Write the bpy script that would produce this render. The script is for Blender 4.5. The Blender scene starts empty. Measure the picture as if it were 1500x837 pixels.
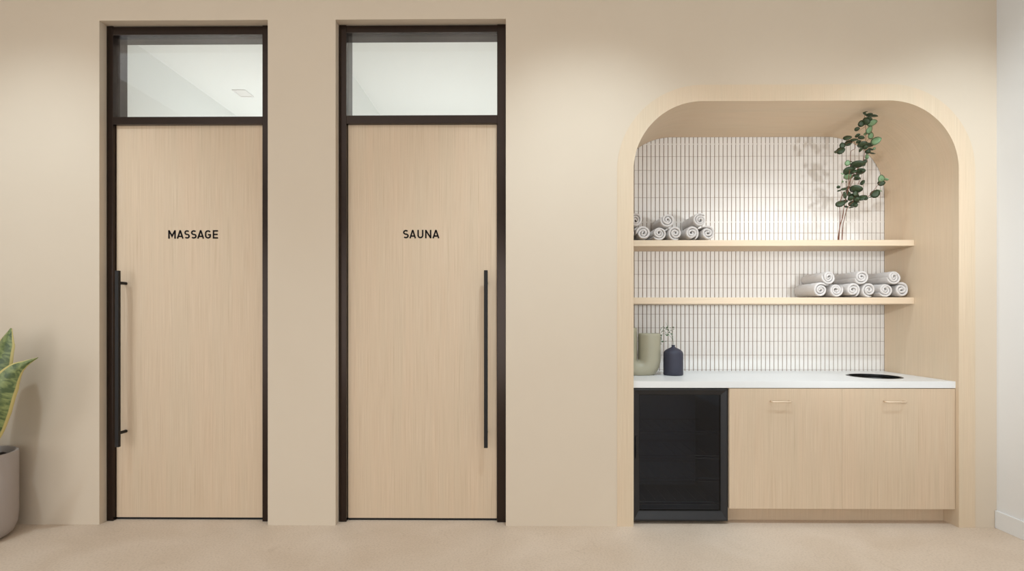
import bpy, bmesh, math, random
from mathutils import Vector, Matrix
from mathutils.geometry import tessellate_polygon

sc = bpy.context.scene
COL = sc.collection
R = math.radians
PI = math.pi

# ------------------------------------------------------------------ survey
F, D, H = 770.0, 3.25, 1.2915          # focal length (px), camera distance to wall, eye height
TH = math.atan(F * 1.12e-5)            # slight turn to the left
HY = 465.0                             # horizon row
def at(px, py, Y):
    """point of the place that the photograph shows at px,py on the plane y = Y"""
    s, c = math.sin(TH), math.cos(TH)
    xc, yc = (px - 750) / F, (HY - py) / F
    t = (Y + D) / (c + xc * s)
    return Vector((t * (-s + xc * c), Y, H + t * yc))
def X(px, Y): return at(px, HY, Y).x
def Z(py, Y, px=756): return at(px, py, Y).z

# ------------------------------------------------------------------ materials
def lin(c):
    return tuple(((v / 255) / 12.92 if v / 255 <= 0.04045 else ((v / 255 + 0.055) / 1.055) ** 2.4) for v in c) + (1.0,)

def new_mat(name):
    m = bpy.data.materials.new(name); m.use_nodes = True
    nt = m.node_tree; nt.nodes.clear()
    out = nt.nodes.new('ShaderNodeOutputMaterial')
    b = nt.nodes.new('ShaderNodeBsdfPrincipled')
    nt.links.new(b.outputs[0], out.inputs[0])
    return m, nt, b, out

def simple(name, col, rough=0.5, metal=0.0, bump=0.0, bscale=200, var=0.0, vscale=20, spec=0.5, sheen=0):
    m, nt, b, out = new_mat(name)
    b.inputs['Base Color'].default_value = lin(col)
    b.inputs['Roughness'].default_value = rough
    b.inputs['Metallic'].default_value = metal
    b.inputs['Specular IOR Level'].default_value = spec
    if sheen:
        b.inputs['Sheen Weight'].default_value = sheen
    tc = nt.nodes.new('ShaderNodeTexCoord')
    if var:
        n = nt.nodes.new('ShaderNodeTexNoise'); n.inputs['Scale'].default_value = vscale; n.inputs['Detail'].default_value = 4
        nt.links.new(tc.outputs['Object'], n.inputs['Vector'])
        mx = nt.nodes.new('ShaderNodeMixRGB'); mx.blend_type = 'MIX'
        c = lin(col)
        mx.inputs[1].default_value = tuple(v * (1 - var) for v in c[:3]) + (1,)
        mx.inputs[2].default_value = tuple(min(1, v * (1 + var)) for v in c[:3]) + (1,)
        nt.links.new(n.outputs['Fac'], mx.inputs[0]); nt.links.new(mx.outputs[0], b.inputs['Base Color'])
    if bump:
        n2 = nt.nodes.new('ShaderNodeTexNoise'); n2.inputs['Scale'].default_value = bscale; n2.inputs['Detail'].default_value = 3
        nt.links.new(tc.outputs['Object'], n2.inputs['Vector'])
        bp = nt.nodes.new('ShaderNodeBump'); bp.inputs['Strength'].default_value = bump; bp.inputs['Distance'].default_value = 0.002
        nt.links.new(n2.outputs['Fac'], bp.inputs['Height']); nt.links.new(bp.outputs[0], b.inputs['Normal'])
    return m

def wood(name, base, dark, pale, rough=0.45, k=1.0):
    """straight fine oak grain running along v of the UV map (metres)"""
    m, nt, b, out = new_mat(name)
    uv = nt.nodes.new('ShaderNodeUVMap')
    L = nt.links.new
    def noise(sx, sy, det, rough_=0.6):
        mp = nt.nodes.new('ShaderNodeMapping'); mp.inputs['Scale'].default_value = (sx, sy, 1)
        L(uv.outputs[0], mp.inputs[0])
        n = nt.nodes.new('ShaderNodeTexNoise'); n.inputs['Scale'].default_value = 1; n.inputs['Detail'].default_value = det
        n.inputs['Roughness'].default_value = rough_
        L(mp.outputs[0], n.inputs['Vector']); return n
    fine = noise(300, 2.6, 3); mid = noise(80, .9, 3); broad = noise(9, 0.6, 2)
    r1 = nt.nodes.new('ShaderNodeValToRGB')
    r1.color_ramp.elements[0].position = 0.30; r1.color_ramp.elements[0].color = (0, 0, 0, 1)
    r1.color_ramp.elements[1].position = 0.70; r1.color_ramp.elements[1].color = (1, 1, 1, 1)
    L(fine.outputs['Fac'], r1.inputs[0])
    m1 = nt.nodes.new('ShaderNodeMixRGB'); m1.inputs[1].default_value = lin(dark); m1.inputs[2].default_value = lin(pale)
    L(r1.outputs[0], m1.inputs[0])
    m2 = nt.nodes.new('ShaderNodeMixRGB'); m2.inputs[2].default_value = lin(base)
    r2 = nt.nodes.new('ShaderNodeValToRGB')
    r2.color_ramp.elements[0].position = 0.35; r2.color_ramp.elements[0].color = (.30, .30, .30, 1)
    r2.color_ramp.elements[1].position = 0.65; r2.color_ramp.elements[1].color = (.85, .85, .85, 1)
    L(mid.outputs['Fac'], r2.inputs[0]); L(r2.outputs[0], m2.inputs[0]); L(m1.outputs[0], m2.inputs[1])
    hs = nt.nodes.new('ShaderNodeMixRGB'); hs.blend_type = 'MULTIPLY'; hs.inputs[0].default_value = 1
    r3 = nt.nodes.new('ShaderNodeValToRGB')
    r3.color_ramp.elements[0].position = 0.35; r3.color_ramp.elements[0].color = (.965, .975, .965, 1)
    r3.color_ramp.elements[1].position = 0.65; r3.color_ramp.elements[1].color = (1.0, .985, .97, 1)
    L(broad.outputs['Fac'], r3.inputs[0]); L(m2.outputs[0], hs.inputs[1]); L(r3.outputs[0], hs.inputs[2])
    L(hs.outputs[0], b.inputs['Base Color'])
    b.inputs['Roughness'].default_value = rough
    b.inputs['Specular IOR Level'].default_value = 0.35
    bp = nt.nodes.new('ShaderNodeBump'); bp.inputs['Strength'].default_value = 0.12; bp.inputs['Distance'].default_value = 0.0006
    L(fine.outputs['Fac'], bp.inputs['Height']); L(bp.outputs[0], b.inputs['Normal'])
    return m

def plaster(name, a, c2, rough=0.85):
    m, nt, b, out = new_mat(name); L = nt.links.new
    tc = nt.nodes.new('ShaderNodeTexCoord')
    n = nt.nodes.new('ShaderNodeTexNoise'); n.inputs['Scale'].default_value = 1.6; n.inputs['Detail'].default_value = 5
    L(tc.outputs['Object'], n.inputs['Vector'])
    mx = nt.nodes.new('ShaderNodeMixRGB'); mx.inputs[1].default_value = lin(a); mx.inputs[2].default_value = lin(c2)
    L(n.outputs['Fac'], mx.inputs[0]); L(mx.outputs[0], b.inputs['Base Color'])
    b.inputs['Roughness'].default_value = rough; b.inputs['Specular IOR Level'].default_value = 0.25
    mp = nt.nodes.new('ShaderNodeMapping'); mp.inputs['Scale'].default_value = (60, 60, 320)
    L(tc.outputs['Object'], mp.inputs[0])
    n2 = nt.nodes.new('ShaderNodeTexNoise'); n2.inputs['Scale'].default_value = 1; n2.inputs['Detail'].default_value = 3
    L(mp.outputs[0], n2.inputs['Vector'])
    bp = nt.nodes.new('ShaderNodeBump'); bp.inputs['Strength'].default_value = 0.14; bp.inputs['Distance'].default_value = 0.001
    L(n2.outputs['Fac'], bp.inputs['Height']); L(bp.outputs[0], b.inputs['Normal'])
    return m

def floor_mat():
    m, nt, b, out = new_mat('microcement'); L = nt.links.new
    tc = nt.nodes.new('ShaderNodeTexCoord')
    n = nt.nodes.new('ShaderNodeTexNoise'); n.inputs['Scale'].default_value = 2.2; n.inputs['Detail'].default_value = 7
    n.inputs['Distortion'].default_value = 0.6
    L(tc.outputs['Object'], n.inputs['Vector'])
    r = nt.nodes.new('ShaderNodeValToRGB')
    r.color_ramp.elements[0].position = 0.32; r.color_ramp.elements[0].color = lin((210, 188, 165))
    r.color_ramp.elements[1].position = 0.68; r.color_ramp.elements[1].color = lin((221, 201, 180))
    L(n.outputs['Fac'], r.inputs[0])
    n3 = nt.nodes.new('ShaderNodeTexNoise'); n3.inputs['Scale'].default_value = 90; n3.inputs['Detail'].default_value = 4
    L(tc.outputs['Object'], n3.inputs['Vector'])
    r3 = nt.nodes.new('ShaderNodeValToRGB')
    r3.color_ramp.elements[0].position = 0.30; r3.color_ramp.elements[0].color = (.88, .86, .84, 1)
    r3.color_ramp.elements[1].position = 0.55; r3.color_ramp.elements[1].color = (1, 1, 1, 1)
    L(n3.outputs['Fac'], r3.inputs[0])
    # thin trowel marks: narrow band of a distorted noise
    n4 = nt.nodes.new('ShaderNodeTexNoise'); n4.inputs['Scale'].default_value = 3.1; n4.inputs['Detail'].default_value = 2; n4.inputs['Distortion'].default_value = 1.5
    L(tc.outputs['Object'], n4.inputs['Vector'])
    r4 = nt.nodes.new('ShaderNodeValToRGB'); e = r4.color_ramp.elements
    e[0].position = 0.385; e[0].color = (1, 1, 1, 1); e[1].position = 0.39; e[1].color = (.90, .88, .86, 1)
    e2 = e.new(0.395); e2.color = (1, 1, 1, 1)
    L(n4.outputs['Fac'], r4.inputs[0])
    a = nt.nodes.new('ShaderNodeMixRGB'); a.blend_type = 'MULTIPLY'; a.inputs[0].default_value = 1
    L(r.outputs[0], a.inputs[1]); L(r3.outputs[0], a.inputs[2])
    a2 = nt.nodes.new('ShaderNodeMixRGB'); a2.blend_type = 'MULTIPLY'; a2.inputs[0].default_value = 1
    L(a.outputs[0], a2.inputs[1]); L(r4.outputs[0], a2.inputs[2])
    L(a2.outputs[0], b.inputs['Base Color'])
    b.inputs['Roughness'].default_value = 0.62
    bp = nt.nodes.new('ShaderNodeBump'); bp.inputs['Strength'].default_value = 0.15; bp.inputs['Distance'].default_value = 0.002
    L(n3.outputs['Fac'], bp.inputs['Height']); L(bp.outputs[0], b.inputs['Normal'])
    return m

def glass_mat(name, tint, gloss_rough=0.0, gain=1.0):
    """flat pane: tinted see-through with Fresnel reflection"""
    m = bpy.data.materials.new(name); m.use_nodes = True; nt = m.node_tree; nt.nodes.clear(); L = nt.links.new
    out = nt.nodes.new('ShaderNodeOutputMaterial')
    tr = nt.nodes.new('ShaderNodeBsdfTransparent'); tr.inputs[0].default_value = tint
    gl = nt.nodes.new('ShaderNodeBsdfGlossy'); gl.inputs['Roughness'].default_value = gloss_rough
    fr = nt.nodes.new('ShaderNodeFresnel'); fr.inputs[0].default_value = 1.45
    mu = nt.nodes.new('ShaderNodeMath'); mu.operation = 'MULTIPLY'; mu.inputs[1].default_value = gain
    L(fr.outputs[0], mu.inputs[0])
    mx = nt.nodes.new('ShaderNodeMixShader')
    L(mu.outputs[0], mx.inputs[0]); L(tr.outputs[0], mx.inputs[1]); L(gl.outputs[0], mx.inputs[2]); L(mx.outputs[0], out.inputs[0])
    return m

def snake_leaf_mat():
    m, nt, b, out = new_mat('snake_plant_leaf'); L = nt.links.new
    uv = nt.nodes.new('ShaderNodeUVMap')
    sep = nt.nodes.new('ShaderNodeSeparateXYZ'); L(uv.outputs[0], sep.inputs[0])
    # bands across the leaf
    mp = nt.nodes.new('ShaderNodeMapping'); mp.inputs['Scale'].default_value = (2.2, 30, 1); L(uv.outputs[0], mp.inputs[0])
    n = nt.nodes.new('ShaderNodeTexNoise'); n.inputs['Scale'].default_value = 1.0; n.inputs['Detail'].default_value = 5; n.inputs['Distortion'].default_value = 0.8
    L(mp.outputs[0], n.inputs['Vector'])
    r = nt.nodes.new('ShaderNodeValToRGB'); e = r.color_ramp.elements
    e[0].position = 0.38; e[0].color = lin((72, 88, 48)); e[1].position = 0.62; e[1].color = lin((138, 148, 90))
    L(n.outputs['Fac'], r.inputs[0])
    # edge: |u-0.5| > 0.41
    s = nt.nodes.new('ShaderNodeMath'); s.operation = 'SUBTRACT'; s.inputs[1].default_value = 0.5; L(sep.outputs['X'], s.inputs[0])
    a = nt.nodes.new('ShaderNodeMath'); a.operation = 'ABSOLUTE'; L(s.outputs[0], a.inputs[0])
    re = nt.nodes.new('ShaderNodeValToRGB'); e = re.color_ramp.elements
    e[0].position = 0.385; e[0].color = (0, 0, 0, 1); e[1].position = 0.41; e[1].color = (1, 1, 1, 1)
    L(a.outputs[0], re.inputs[0])
    mx = nt.nodes.new('ShaderNodeMixRGB'); mx.inputs[2].default_value = lin((196, 178, 112))
    L(re.outputs[0], mx.inputs[0]); L(r.outputs[0], mx.inputs[1]); L(mx.outputs[0], b.inputs['Base Color'])
    b.inputs['Roughness'].default_value = 0.38
    return m

M = {}
M['wall'] = plaster('limewash_beige', (213, 195, 173), (218, 201, 180))
M['wall_white'] = plaster('off_white_paint', (232, 230, 227), (236, 234, 231))
M['room_white'] = simple('room_white_paint', (236, 238, 234), 0.9)
M['floor'] = floor_mat()
M['wood'] = wood('pale_oak_veneer', (216, 191, 163), (192, 163, 132), (227, 205, 180))
M['wood_arch'] = wood('pale_oak_lining', (220, 197, 169), (205, 180, 150), (229, 208, 182))
M['bronze'] = simple('dark_bronze_metal', (56, 45, 39), 0.20, 0.75, spec=0.5)
M['black_metal'] = simple('black_metal', (22, 17, 15), 0.5, 0.0, spec=0.35)
M['letter'] = simple('black_vinyl', (20, 14, 15), 0.8, spec=0.2)
M['gap'] = simple('black_rubber_seal', (18, 16, 15), 0.8)  # rubber of feet and gasket, also the painted shade under the doors
M['glass'] = glass_mat('clear_pane', (0.97, 0.975, 0.975, 1), 0.0, 0.8)
M['grout'] = simple('taupe_grout', (150, 128, 112), 0.9, bump=0.2)
M['tile'] = simple('white_glazed_tile', (238, 232, 225), 0.42, var=0.02, vscale=30, bump=0.05, bscale=60)
M['counter'] = simple('white_quartz', (234, 232, 229), 0.35, var=0.01, vscale=80)
M['bin'] = simple('black_plastic', (14, 14, 14), 0.35)
M['towel'] = simple('white_terry', (208, 200, 194), 0.95, bump=0.5, bscale=900, var=0.03, vscale=60, sheen=0.4)
M['fridge'] = simple('charcoal_enamel', (27, 27, 30), 0.38, 0.0)
M['fridge_in'] = simple('charcoal_liner', (120, 122, 128), 0.6)
M['wire'] = simple('steel_wire', (104, 105, 108), 0.5, 0.0)
M['fglass'] = glass_mat('smoked_pane', (0.60, 0.62, 0.66, 1), 0.02, 0.7)
M['handle_cream'] = simple('champagne_metal', (232, 208, 180), 0.35, 0.3)
M['sage'] = simple('sage_ceramic', (168, 161, 138), 0.42, bump=0.08, bscale=120)
M['indigo'] = simple('slate_blue_stoneware', (52, 52, 66), 0.55, bump=0.35, bscale=140, var=0.10, vscale=25)
M['pot'] = simple('mauve_grey_stoneware', (170, 158, 151), 0.6, bump=0.1, bscale=300)
M['soil'] = simple('potting_soil', (48, 36, 30), 1.0, bump=1.0, bscale=70, var=0.5, vscale=60)
M['snake'] = snake_leaf_mat()
M['leaf_dark'] = simple('eucalyptus_leaf_deep', (50, 64, 37), 0.5, var=0.22, vscale=30)  # shade on turned-away leaves is put into this darker green
M['leaf_light'] = simple('eucalyptus_leaf_soft', (118, 146, 106), 0.5, var=0.15, vscale=30)  # paler green stands in for light falling on the leaves
M['stem'] = simple('reddish_bark', (112, 66, 44), 0.7, var=0.2, vscale=60)
M['sprig'] = simple('sprig_green', (84, 108, 76), 0.6)
M['lamp_white'] = simple('lamp_housing', (226, 224, 220), 0.6)

# ------------------------------------------------------------------ object helpers
def link(name, me, mat, parent=None, smooth=False, bevel=0, bseg=2):
    o = bpy.data.objects.new(name, me)
    COL.objects.link(o)
    if mat is not None and not me.materials: me.materials.append(mat)
    if parent is not None: o.parent = parent
    if smooth:
        for p in me.polygons: p.use_smooth = True
    if bevel:
        md = o.modifiers.new('Bevel', 'BEVEL'); md.width = bevel; md.segments = bseg; md.limit_method = 'ANGLE'; md.angle_limit = R(40)
        md.harden_normals = False
    return o

def obj(name, bm, mat, parent=None, smooth=False, bevel=0, bseg=2, origin=None):
    """link a bmesh built in world coordinates as one object; origin moves its pivot"""
    bm.normal_update()
    base = Vector((0, 0, 0))
    if parent is not None: base = world_loc(parent)
    if origin is None:
        origin = base if parent is not None else Vector((0, 0, 0))
    bmesh.ops.translate(bm, verts=bm.verts, vec=-Vector(origin))
    me = bpy.data.meshes.new(name); bm.to_mesh(me); bm.free()
    o = link(name, me, mat, parent, smooth, bevel, bseg)
    o.location = Vector(origin) - base
    return o

def world_loc(o):
    v = Vector(o.location)
    while o.parent is not None:
        o = o.parent; v += Vector(o.location)
    return v

def empty(name, loc, label, cat, group=None, kind=None):
    o = bpy.data.objects.new(name, None); COL.objects.link(o)
    o.location = loc; o.empty_display_size = 0.05
    return tag(o, label, cat, group, kind)

def tag(o, label=None, cat=None, group=None, kind=None):
    if label: o['label'] = label
    if cat: o['category'] = cat
    if group: o['group'] = group
    if kind: o['kind'] = kind
    return o

def box(bm, x0, x1, y0, y1, z0, z1, grain='z'):
    uvl = bm.loops.layers.uv.verify()
    v = [bm.verts.new(p) for p in ((x0, y0, z0), (x1, y0, z0), (x1, y1, z0), (x0, y1, z0), (x0, y0, z1), (x1, y0, z1), (x1, y1, z1), (x0, y1, z1))]
    for idx in ((0, 1, 5, 4), (2, 3, 7, 6), (1, 2, 6, 5), (3, 0, 4, 7), (4, 5, 6, 7), (3, 2, 1, 0)):
        f = bm.faces.new([v[i] for i in idx]); f.normal_update(); n = f.normal
        for l in f.loops:
            c = l.vert.co
            if abs(n.y) > .5: uv = (c.x, c.z) if grain == 'z' else (c.z, c.x)
            elif abs(n.x) > .5: uv = (c.y, c.z) if grain == 'z' else (c.z, c.y)
            else: uv = (c.y, c.x)
            l[uvl].uv = uv
    return v

def boxobj(name, x0, x1, y0, y1, z0, z1, mat, parent=None, bevel=0, grain='z', origin=None):
    bm = bmesh.new(); box(bm, x0, x1, y0, y1, z0, z1, grain)
    return obj(name, bm, mat, parent, bevel=bevel, origin=origin)

def extrude_poly(bm, pts, y0, y1):
    """closed polygon of (x,z) extruded from y0 to y1, UV x/z on faces"""
    uvl = bm.loops.layers.uv.verify()
    a = [bm.verts.new((p[0], y0, p[1])) for p in pts]; b = [bm.verts.new((p[0], y1, p[1])) for p in pts]
    tris = tessellate_polygon([[Vector((p[0], p[1], 0)) for p in pts]])
    for t in tris:
        for vs, flip in ((a, False), (b, True)):
            try: f = bm.faces.new([vs[i] for i in (t if not flip else reversed(t))])
            except ValueError: continue
            for l in f.loops: l[uvl].uv = (l.vert.co.x, l.vert.co.z)
    s = 0
    for i in range(len(pts)):
        j = (i + 1) % len(pts)
        d = math.hypot(pts[j][0] - pts[i][0], pts[j][1] - pts[i][1])
        f = bm.faces.new((a[i], a[j], b[j], b[i]))
        for l, uv in zip(f.loops, ((y0, s), (y0, s + d), (y1, s + d), (y1, s))): l[uvl].uv = uv
        s += d
    bmesh.ops.recalc_face_normals(bm, faces=bm.faces)

def lathe(bm, prof, cx, cy, cz=0, n=48):
    """revolve (r,z) profile"""
    rings = []
    for r, z in prof:
        if r < 1e-6: rings.append([bm.verts.new((cx, cy, cz + z))])
        else: rings.append([bm.verts.new((cx + r * math.cos(2 * PI * i / n), cy + r * math.sin(2 * PI * i / n), cz + z)) for i in range(n)])
    for a, b in zip(rings, rings[1:]):
        for i in range(n):
            j = (i + 1) % n
            if len(a) == 1 and len(b) == 1: continue
            if len(a) == 1: bm.faces.new((a[0], b[j], b[i]))
            elif len(b) == 1: bm.faces.new((a[i], a[j], b[0]))
            else: bm.faces.new((a[i], a[j], b[j], b[i]))

def tube(bm, pts, rad, n=8, caps=True):
    pts = [Vector(p) for p in pts]
    rads = rad if isinstance(rad, (list, tuple)) else [rad] * len(pts)
    rings = []; up = None
    for i, p in enumerate(pts):
        t = (pts[min(i + 1, len(pts) - 1)] - pts[max(i - 1, 0)]).normalized()
        if up is None:
            up = Vector((0, 0, 1)) if abs(t.z) < .9 else Vector((1, 0, 0))
        u = (up - t * up.dot(t)).normalized(); w = t.cross(u); up = u
        rings.append([bm.verts.new(p + (u * math.cos(2 * PI * k / n) + w * math.sin(2 * PI * k / n)) * rads[i]) for k in range(n)])
    for a, b in zip(rings, rings[1:]):
        for k in range(n): bm.faces.new((a[k], a[(k + 1) % n], b[(k + 1) % n], b[k]))
    if caps:
        bm.faces.new(list(reversed(rings[0]))); bm.faces.new(rings[-1])

def smooth_path(pts, k=6):
    """Catmull-Rom through points"""
    P = [Vector(p) for p in pts]; P = [P[0] * 2 - P[1]] + P + [P[-1] * 2 - P[-2]]
    out = []
    for i in range(1, len(P) - 2):
        for s in range(k):
            t = s / k
            out.append(0.5 * ((2 * P[i]) + (P[i + 1] - P[i - 1]) * t + (2 * P[i - 1] - 5 * P[i] + 4 * P[i + 1] - P[i + 2]) * t * t + (3 * P[i] - P[i - 1] - 3 * P[i + 1] + P[i + 2]) * t ** 3))
    out.append(P[-2]); return out

def arch(x0, x1, top, r, n=28, foot=0.0):
    """open arch path from bottom-left up and over to bottom-right"""
    pts = [(x0, foot)]
    for i in range(n + 1):
        a = PI - (PI / 2) * i / n; pts.append((x0 + r + r * math.cos(a), top - r + r * math.sin(a)))
    for i in range(n + 1):
        a = PI / 2 - (PI / 2) * i / n; pts.append((x1 - r + r * math.cos(a), top - r + r * math.sin(a)))
    pts.append((x1, foot)); return pts

# ------------------------------------------------------------------ measurements
WT = 0.185                       # thickness of the long wall
XR = X(1460, 0)                  # right wall
XL, YB, ZC = -5.2, -7.2, 3.75    # left wall, wall behind the viewer, ceiling
ND = 0.655                       # niche depth
O1 = (X(145.5, 0), X(392.3, 0), Z(30.3, 0, 145))
O2 = (X(491.5, 0), X(741, 0), Z(27.5, 0, 740))
AO = (X(904, 0), X(1428, 0), Z(124, 0, 1165)); AI = (X(928, 0), X(1404, 0), Z(148, 0, 1165))
RI = 0.425; RO = RI + (AI[0] - AO[0])

# ------------------------------------------------------------------ shell
arch_out = arch(AO[0], AO[1], AO[2], RO)
outline = [(XL, 0), (O1[0], 0), (O1[0], O1[2]), (O1[1], O1[2]), (O1[1], 0), (O2[0], 0), (O2[0], O2[2]), (O2[1], O2[2]), (O2[1], 0)]
outline += arch_out + [(XR, 0), (XR, ZC), (XL, ZC)]
bm = bmesh.new(); extrude_poly(bm, outline, 0, WT)
tag(obj('wall_back', bm, M['wall']), 'long beige limewashed wall with two door openings and an arched niche', 'wall', kind='structure')

bm = bmesh.new()
inner = arch(AI[0], AI[1], AI[2], RI)
extrude_poly(bm, arch_out + list(reversed(inner)), -0.003, ND - 0.006)
tag(obj('trim_1', bm, M['wood_arch']), 'rounded pale oak arch lining the recessed niche', 'trim', kind='structure')

tag(boxobj('floor', XL - .2, XR + .2, YB - .2, 3.3, -0.1, 0, M['floor']), 'beige microcement floor with faint trowel marks', 'floor', kind='structure')
tag(boxobj('ceiling', XL - .2, XR + .2, YB - .2, WT, ZC, ZC + .1, M['wall_white']), 'plain off white ceiling above the hall', 'ceiling', kind='structure')
tag(boxobj('wall_right', XR, XR + .15, YB, WT, 0, ZC, M['wall_white']), 'off white side wall at the right edge', 'wall', kind='structure')
tag(boxobj('wall_left', XL - .15, XL, YB, WT, 0, ZC, M['wall_white']), 'off white side wall at the far left', 'wall', kind='structure')
tag(boxobj('wall_front', XL, XR, YB - .15, YB, 0, ZC, M['wall_white']), 'off white wall facing the doors', 'wall', kind='structure')
tag(boxobj('baseboard_right', XR - .014, XR, YB, -0.002, 0, Z(747.8, 0, 1460), M['wall_white'], bevel=.002),
    'flat off white baseboard along the right wall', 'baseboard', kind='structure')

# tiled back of the niche: every stacked tile stands proud of the grout
TY = ND
bm = bmesh.new()
pitch = 6.17 / (F / (D + TY)); xline = X(1040.6, TY)
rows = [552.0, 542.0, 520.4, 500.3, 480.6, 460.5, 440.5, 422, 402, 382, 361.9, 341.7, 325.3, 309.5, 289.4, 269.4, 249.3, 229.1, 210.9, 191]
xa = AI[0] - .12; xb = X(1295.3, TY) + .05
k0 = int((xa - xline) // pitch); k1 = int((xb - xline) // pitch) + 1
gv, gh = .0042, .0016
for r0, r1 in zip(rows, rows[1:]):
    z0 = at(1100, r0, TY).z + gh / 2; z1 = at(1100, r1, TY).z - gh / 2
    for k in range(k0, k1):
        xx0 = xline + k * pitch + gv / 2; xx1 = xline + (k + 1) * pitch - gv / 2; c = .0012
        a = [bm.verts.new(p) for p in ((xx0, TY + .004, z0), (xx1, TY + .004, z0), (xx1, TY + .004, z1), (xx0, TY + .004, z1))]
        b = [bm.verts.new(p) for p in ((xx0 + c, TY, z0 + c * .5), (xx1 - c, TY, z0 + c * .5), (xx1 - c, TY, z1 - c * .5), (xx0 + c, TY, z1 - c * .5))]
        bm.faces.new(b)
        for i in range(4): bm.faces.new((a[i], a[(i + 1) % 4], b[(i + 1) % 4], b[i]))
me_t = bm
nw = obj('wall_niche', me_t, M['tile']); tag(nw, 'niche back wall of stacked slim white vertical tiles', 'wall', kind='structure')
boxobj('grout_bed', xa - .05, xb + .05, TY + .0038, TY + .03, .02, AO[2], M['grout'], nw)
# pale joint beads where the tile sheets meet
bm = bmesh.new()
for yy in (325.3, 210.9):
    zz = at(1100, yy, TY).z; box(bm, xa, xb, TY + .0005, TY + .004, zz - .0032, zz + .0032)
obj('sheet_joint', bm, M['tile'], nw)

# rooms behind the two doors, seen through the transoms
RC = 3.305
def back_room(tag_name, x0, x1, y1):
    bm = bmesh.new(); t = .06
    box(bm, x0 - t, x0, WT, y1, 0, RC + t); box(bm, x1, x1 + t, WT, y1, 0, RC + t)
    box(bm, x0 - t, x1 + t, y1, y1 + t, 0, RC + t); box(bm, x0, x1, WT, y1, RC, RC + t)
    return obj(tag_name, bm, M['room_white'])
tag(back_room('wall_massage_room', -2.80, -1.50, 3.0), 'pale walls and ceiling of room behind left transom', 'wall', kind='structure')
tag(back_room('wall_sauna_room', -1.36, 0.35, 3.0), 'pale walls and ceiling of room behind right transom', 'wall', kind='structure')
# small recessed square ceiling light in the left room
c = at(356, 137, 1.45)
cl = empty('ceiling_light', (c.x, 1.45, RC), 'small recessed square ceiling light seen through left transom', 'ceiling light')
bm = bmesh.new()
for a_ in ((-.06, .06, -.075, -.060), (-.06, .06, .060, .075), (-.06, -.048, -.06, .06), (.048, .06, -.06, .06)):
    box(bm, c.x + a_[0], c.x + a_[1], 1.45 + a_[2], 1.45 + a_[3], RC - .006, RC - .0005)
obj('trim_ring', bm, M['lamp_white'], cl)
boxobj('diffuser', c.x - .048, c.x + .048, 1.39, 1.51, RC - .003, RC - .0006, M['lamp_white'], cl)

# ------------------------------------------------------------------ lettering
def stroke(bm, pts, w, y0, y1, ox, oz, s):
    """polyline with mitred joins -> flat letter stroke, s scales"""
    P = []
    for p in pts:
        q = Vector((p[0] * s + ox, p[1] * s + oz))
        if not P or (q - P[-1]).length > 1e-5: P.append(q)
    n = len(P)
    L_, R_ = [], []
    for i in range(n):
        d0 = (P[i] - P[i - 1]).normalized() if i else None
        d1 = (P[i + 1] - P[i]).normalized() if i < n - 1 else None
        if d0 is None: d0 = d1
        if d1 is None: d1 = d0
        n0 = Vector((-d0.y, d0.x)); n1 = Vector((-d1.y, d1.x)); nn = (n0 + n1).normalized()
        k = min(1 / max(nn.dot(n0), .3), 2.2) * w / 2
        L_.append(P[i] + nn * k); R_.append(P[i] - nn * k)
    for i in range(n - 1):
        q = [L_[i], L_[i + 1], R_[i + 1], R_[i]]
        a = [bm.verts.new((v.x, y0, v.y)) for v in q]; b = [bm.verts.new((v.x, y1, v.y)) for v in q]
        bm.faces.new(a); bm.faces.new(list(reversed(b)))
        for j in range(4): bm.faces.new((a[j], b[j], b[(j + 1) % 4], a[(j + 1) % 4]))

def arc(cx, cz, rx, rz, a0, a1, n=10):
    return [(cx + rx * math.cos(R(a0 + (a1 - a0) * i / n)), cz + rz * math.sin(R(a0 + (a1 - a0) * i / n))) for i in range(n + 1)]
h_ = .085   # half stroke in cap-height units
def glyph(ch, w):
    """centre-line strokes in a w x 1 cell"""
    l, r, b, t = h_, w - h_, h_, 1 - h_
    if ch == 'M': return [[(l, 0), (l, 1)], [(r, 0), (r, 1)], [(l, .97), (w / 2, .30), (r, .97)]]
    if ch == 'A': return [[(l * .8, 0), (w / 2 - .015, .94)], [(w - l * .8, 0), (w / 2 + .015, .94)], [(w * .2, .27), (w * .8, .27)], [(w / 2 - .07, .93), (w / 2 + .07, .93)]]
    if ch == 'S':
        q = (1 - 2 * h_) / 4
        up = arc(w / 2, t - q, w / 2 - h_ - .01, q, 38, 180, 9) + arc(w / 2, t - q, w / 2 - h_ - .01, q, 190, 255, 4)
        lo = arc(w / 2, b + q, w / 2 - h_, q, 75, 0, 5) + arc(w / 2, b + q, w / 2 - h_, q, -10, -142, 9)
        return [up + lo]
    if ch == 'G':
        return [arc(w / 2, .66, w / 2 - h_, .34 - h_, 30, 180, 9) + arc(w / 2, .34, w / 2 - h_, .34 - h_, 180, 360, 12) + [(r, .45)], [(w * .5, .46), (w - h_ * .1, .46)]]
    if ch == 'E': return [[(l, 0), (l, 1)], [(l, t), (w, t)], [(l, .5), (w * .93, .5)], [(l, b), (w, b)]]
    if ch == 'U': return [[(l, 1), (l, .36)] + arc(w / 2, .36, w / 2 - h_, .36 - h_, 180, 360, 12) + [(r, .36), (r, 1)]]
    if ch == 'N': return [[(l, 0), (l, 1)], [(r, 0), (r, 1)], [(l, .94), (r, .06)]]

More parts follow.
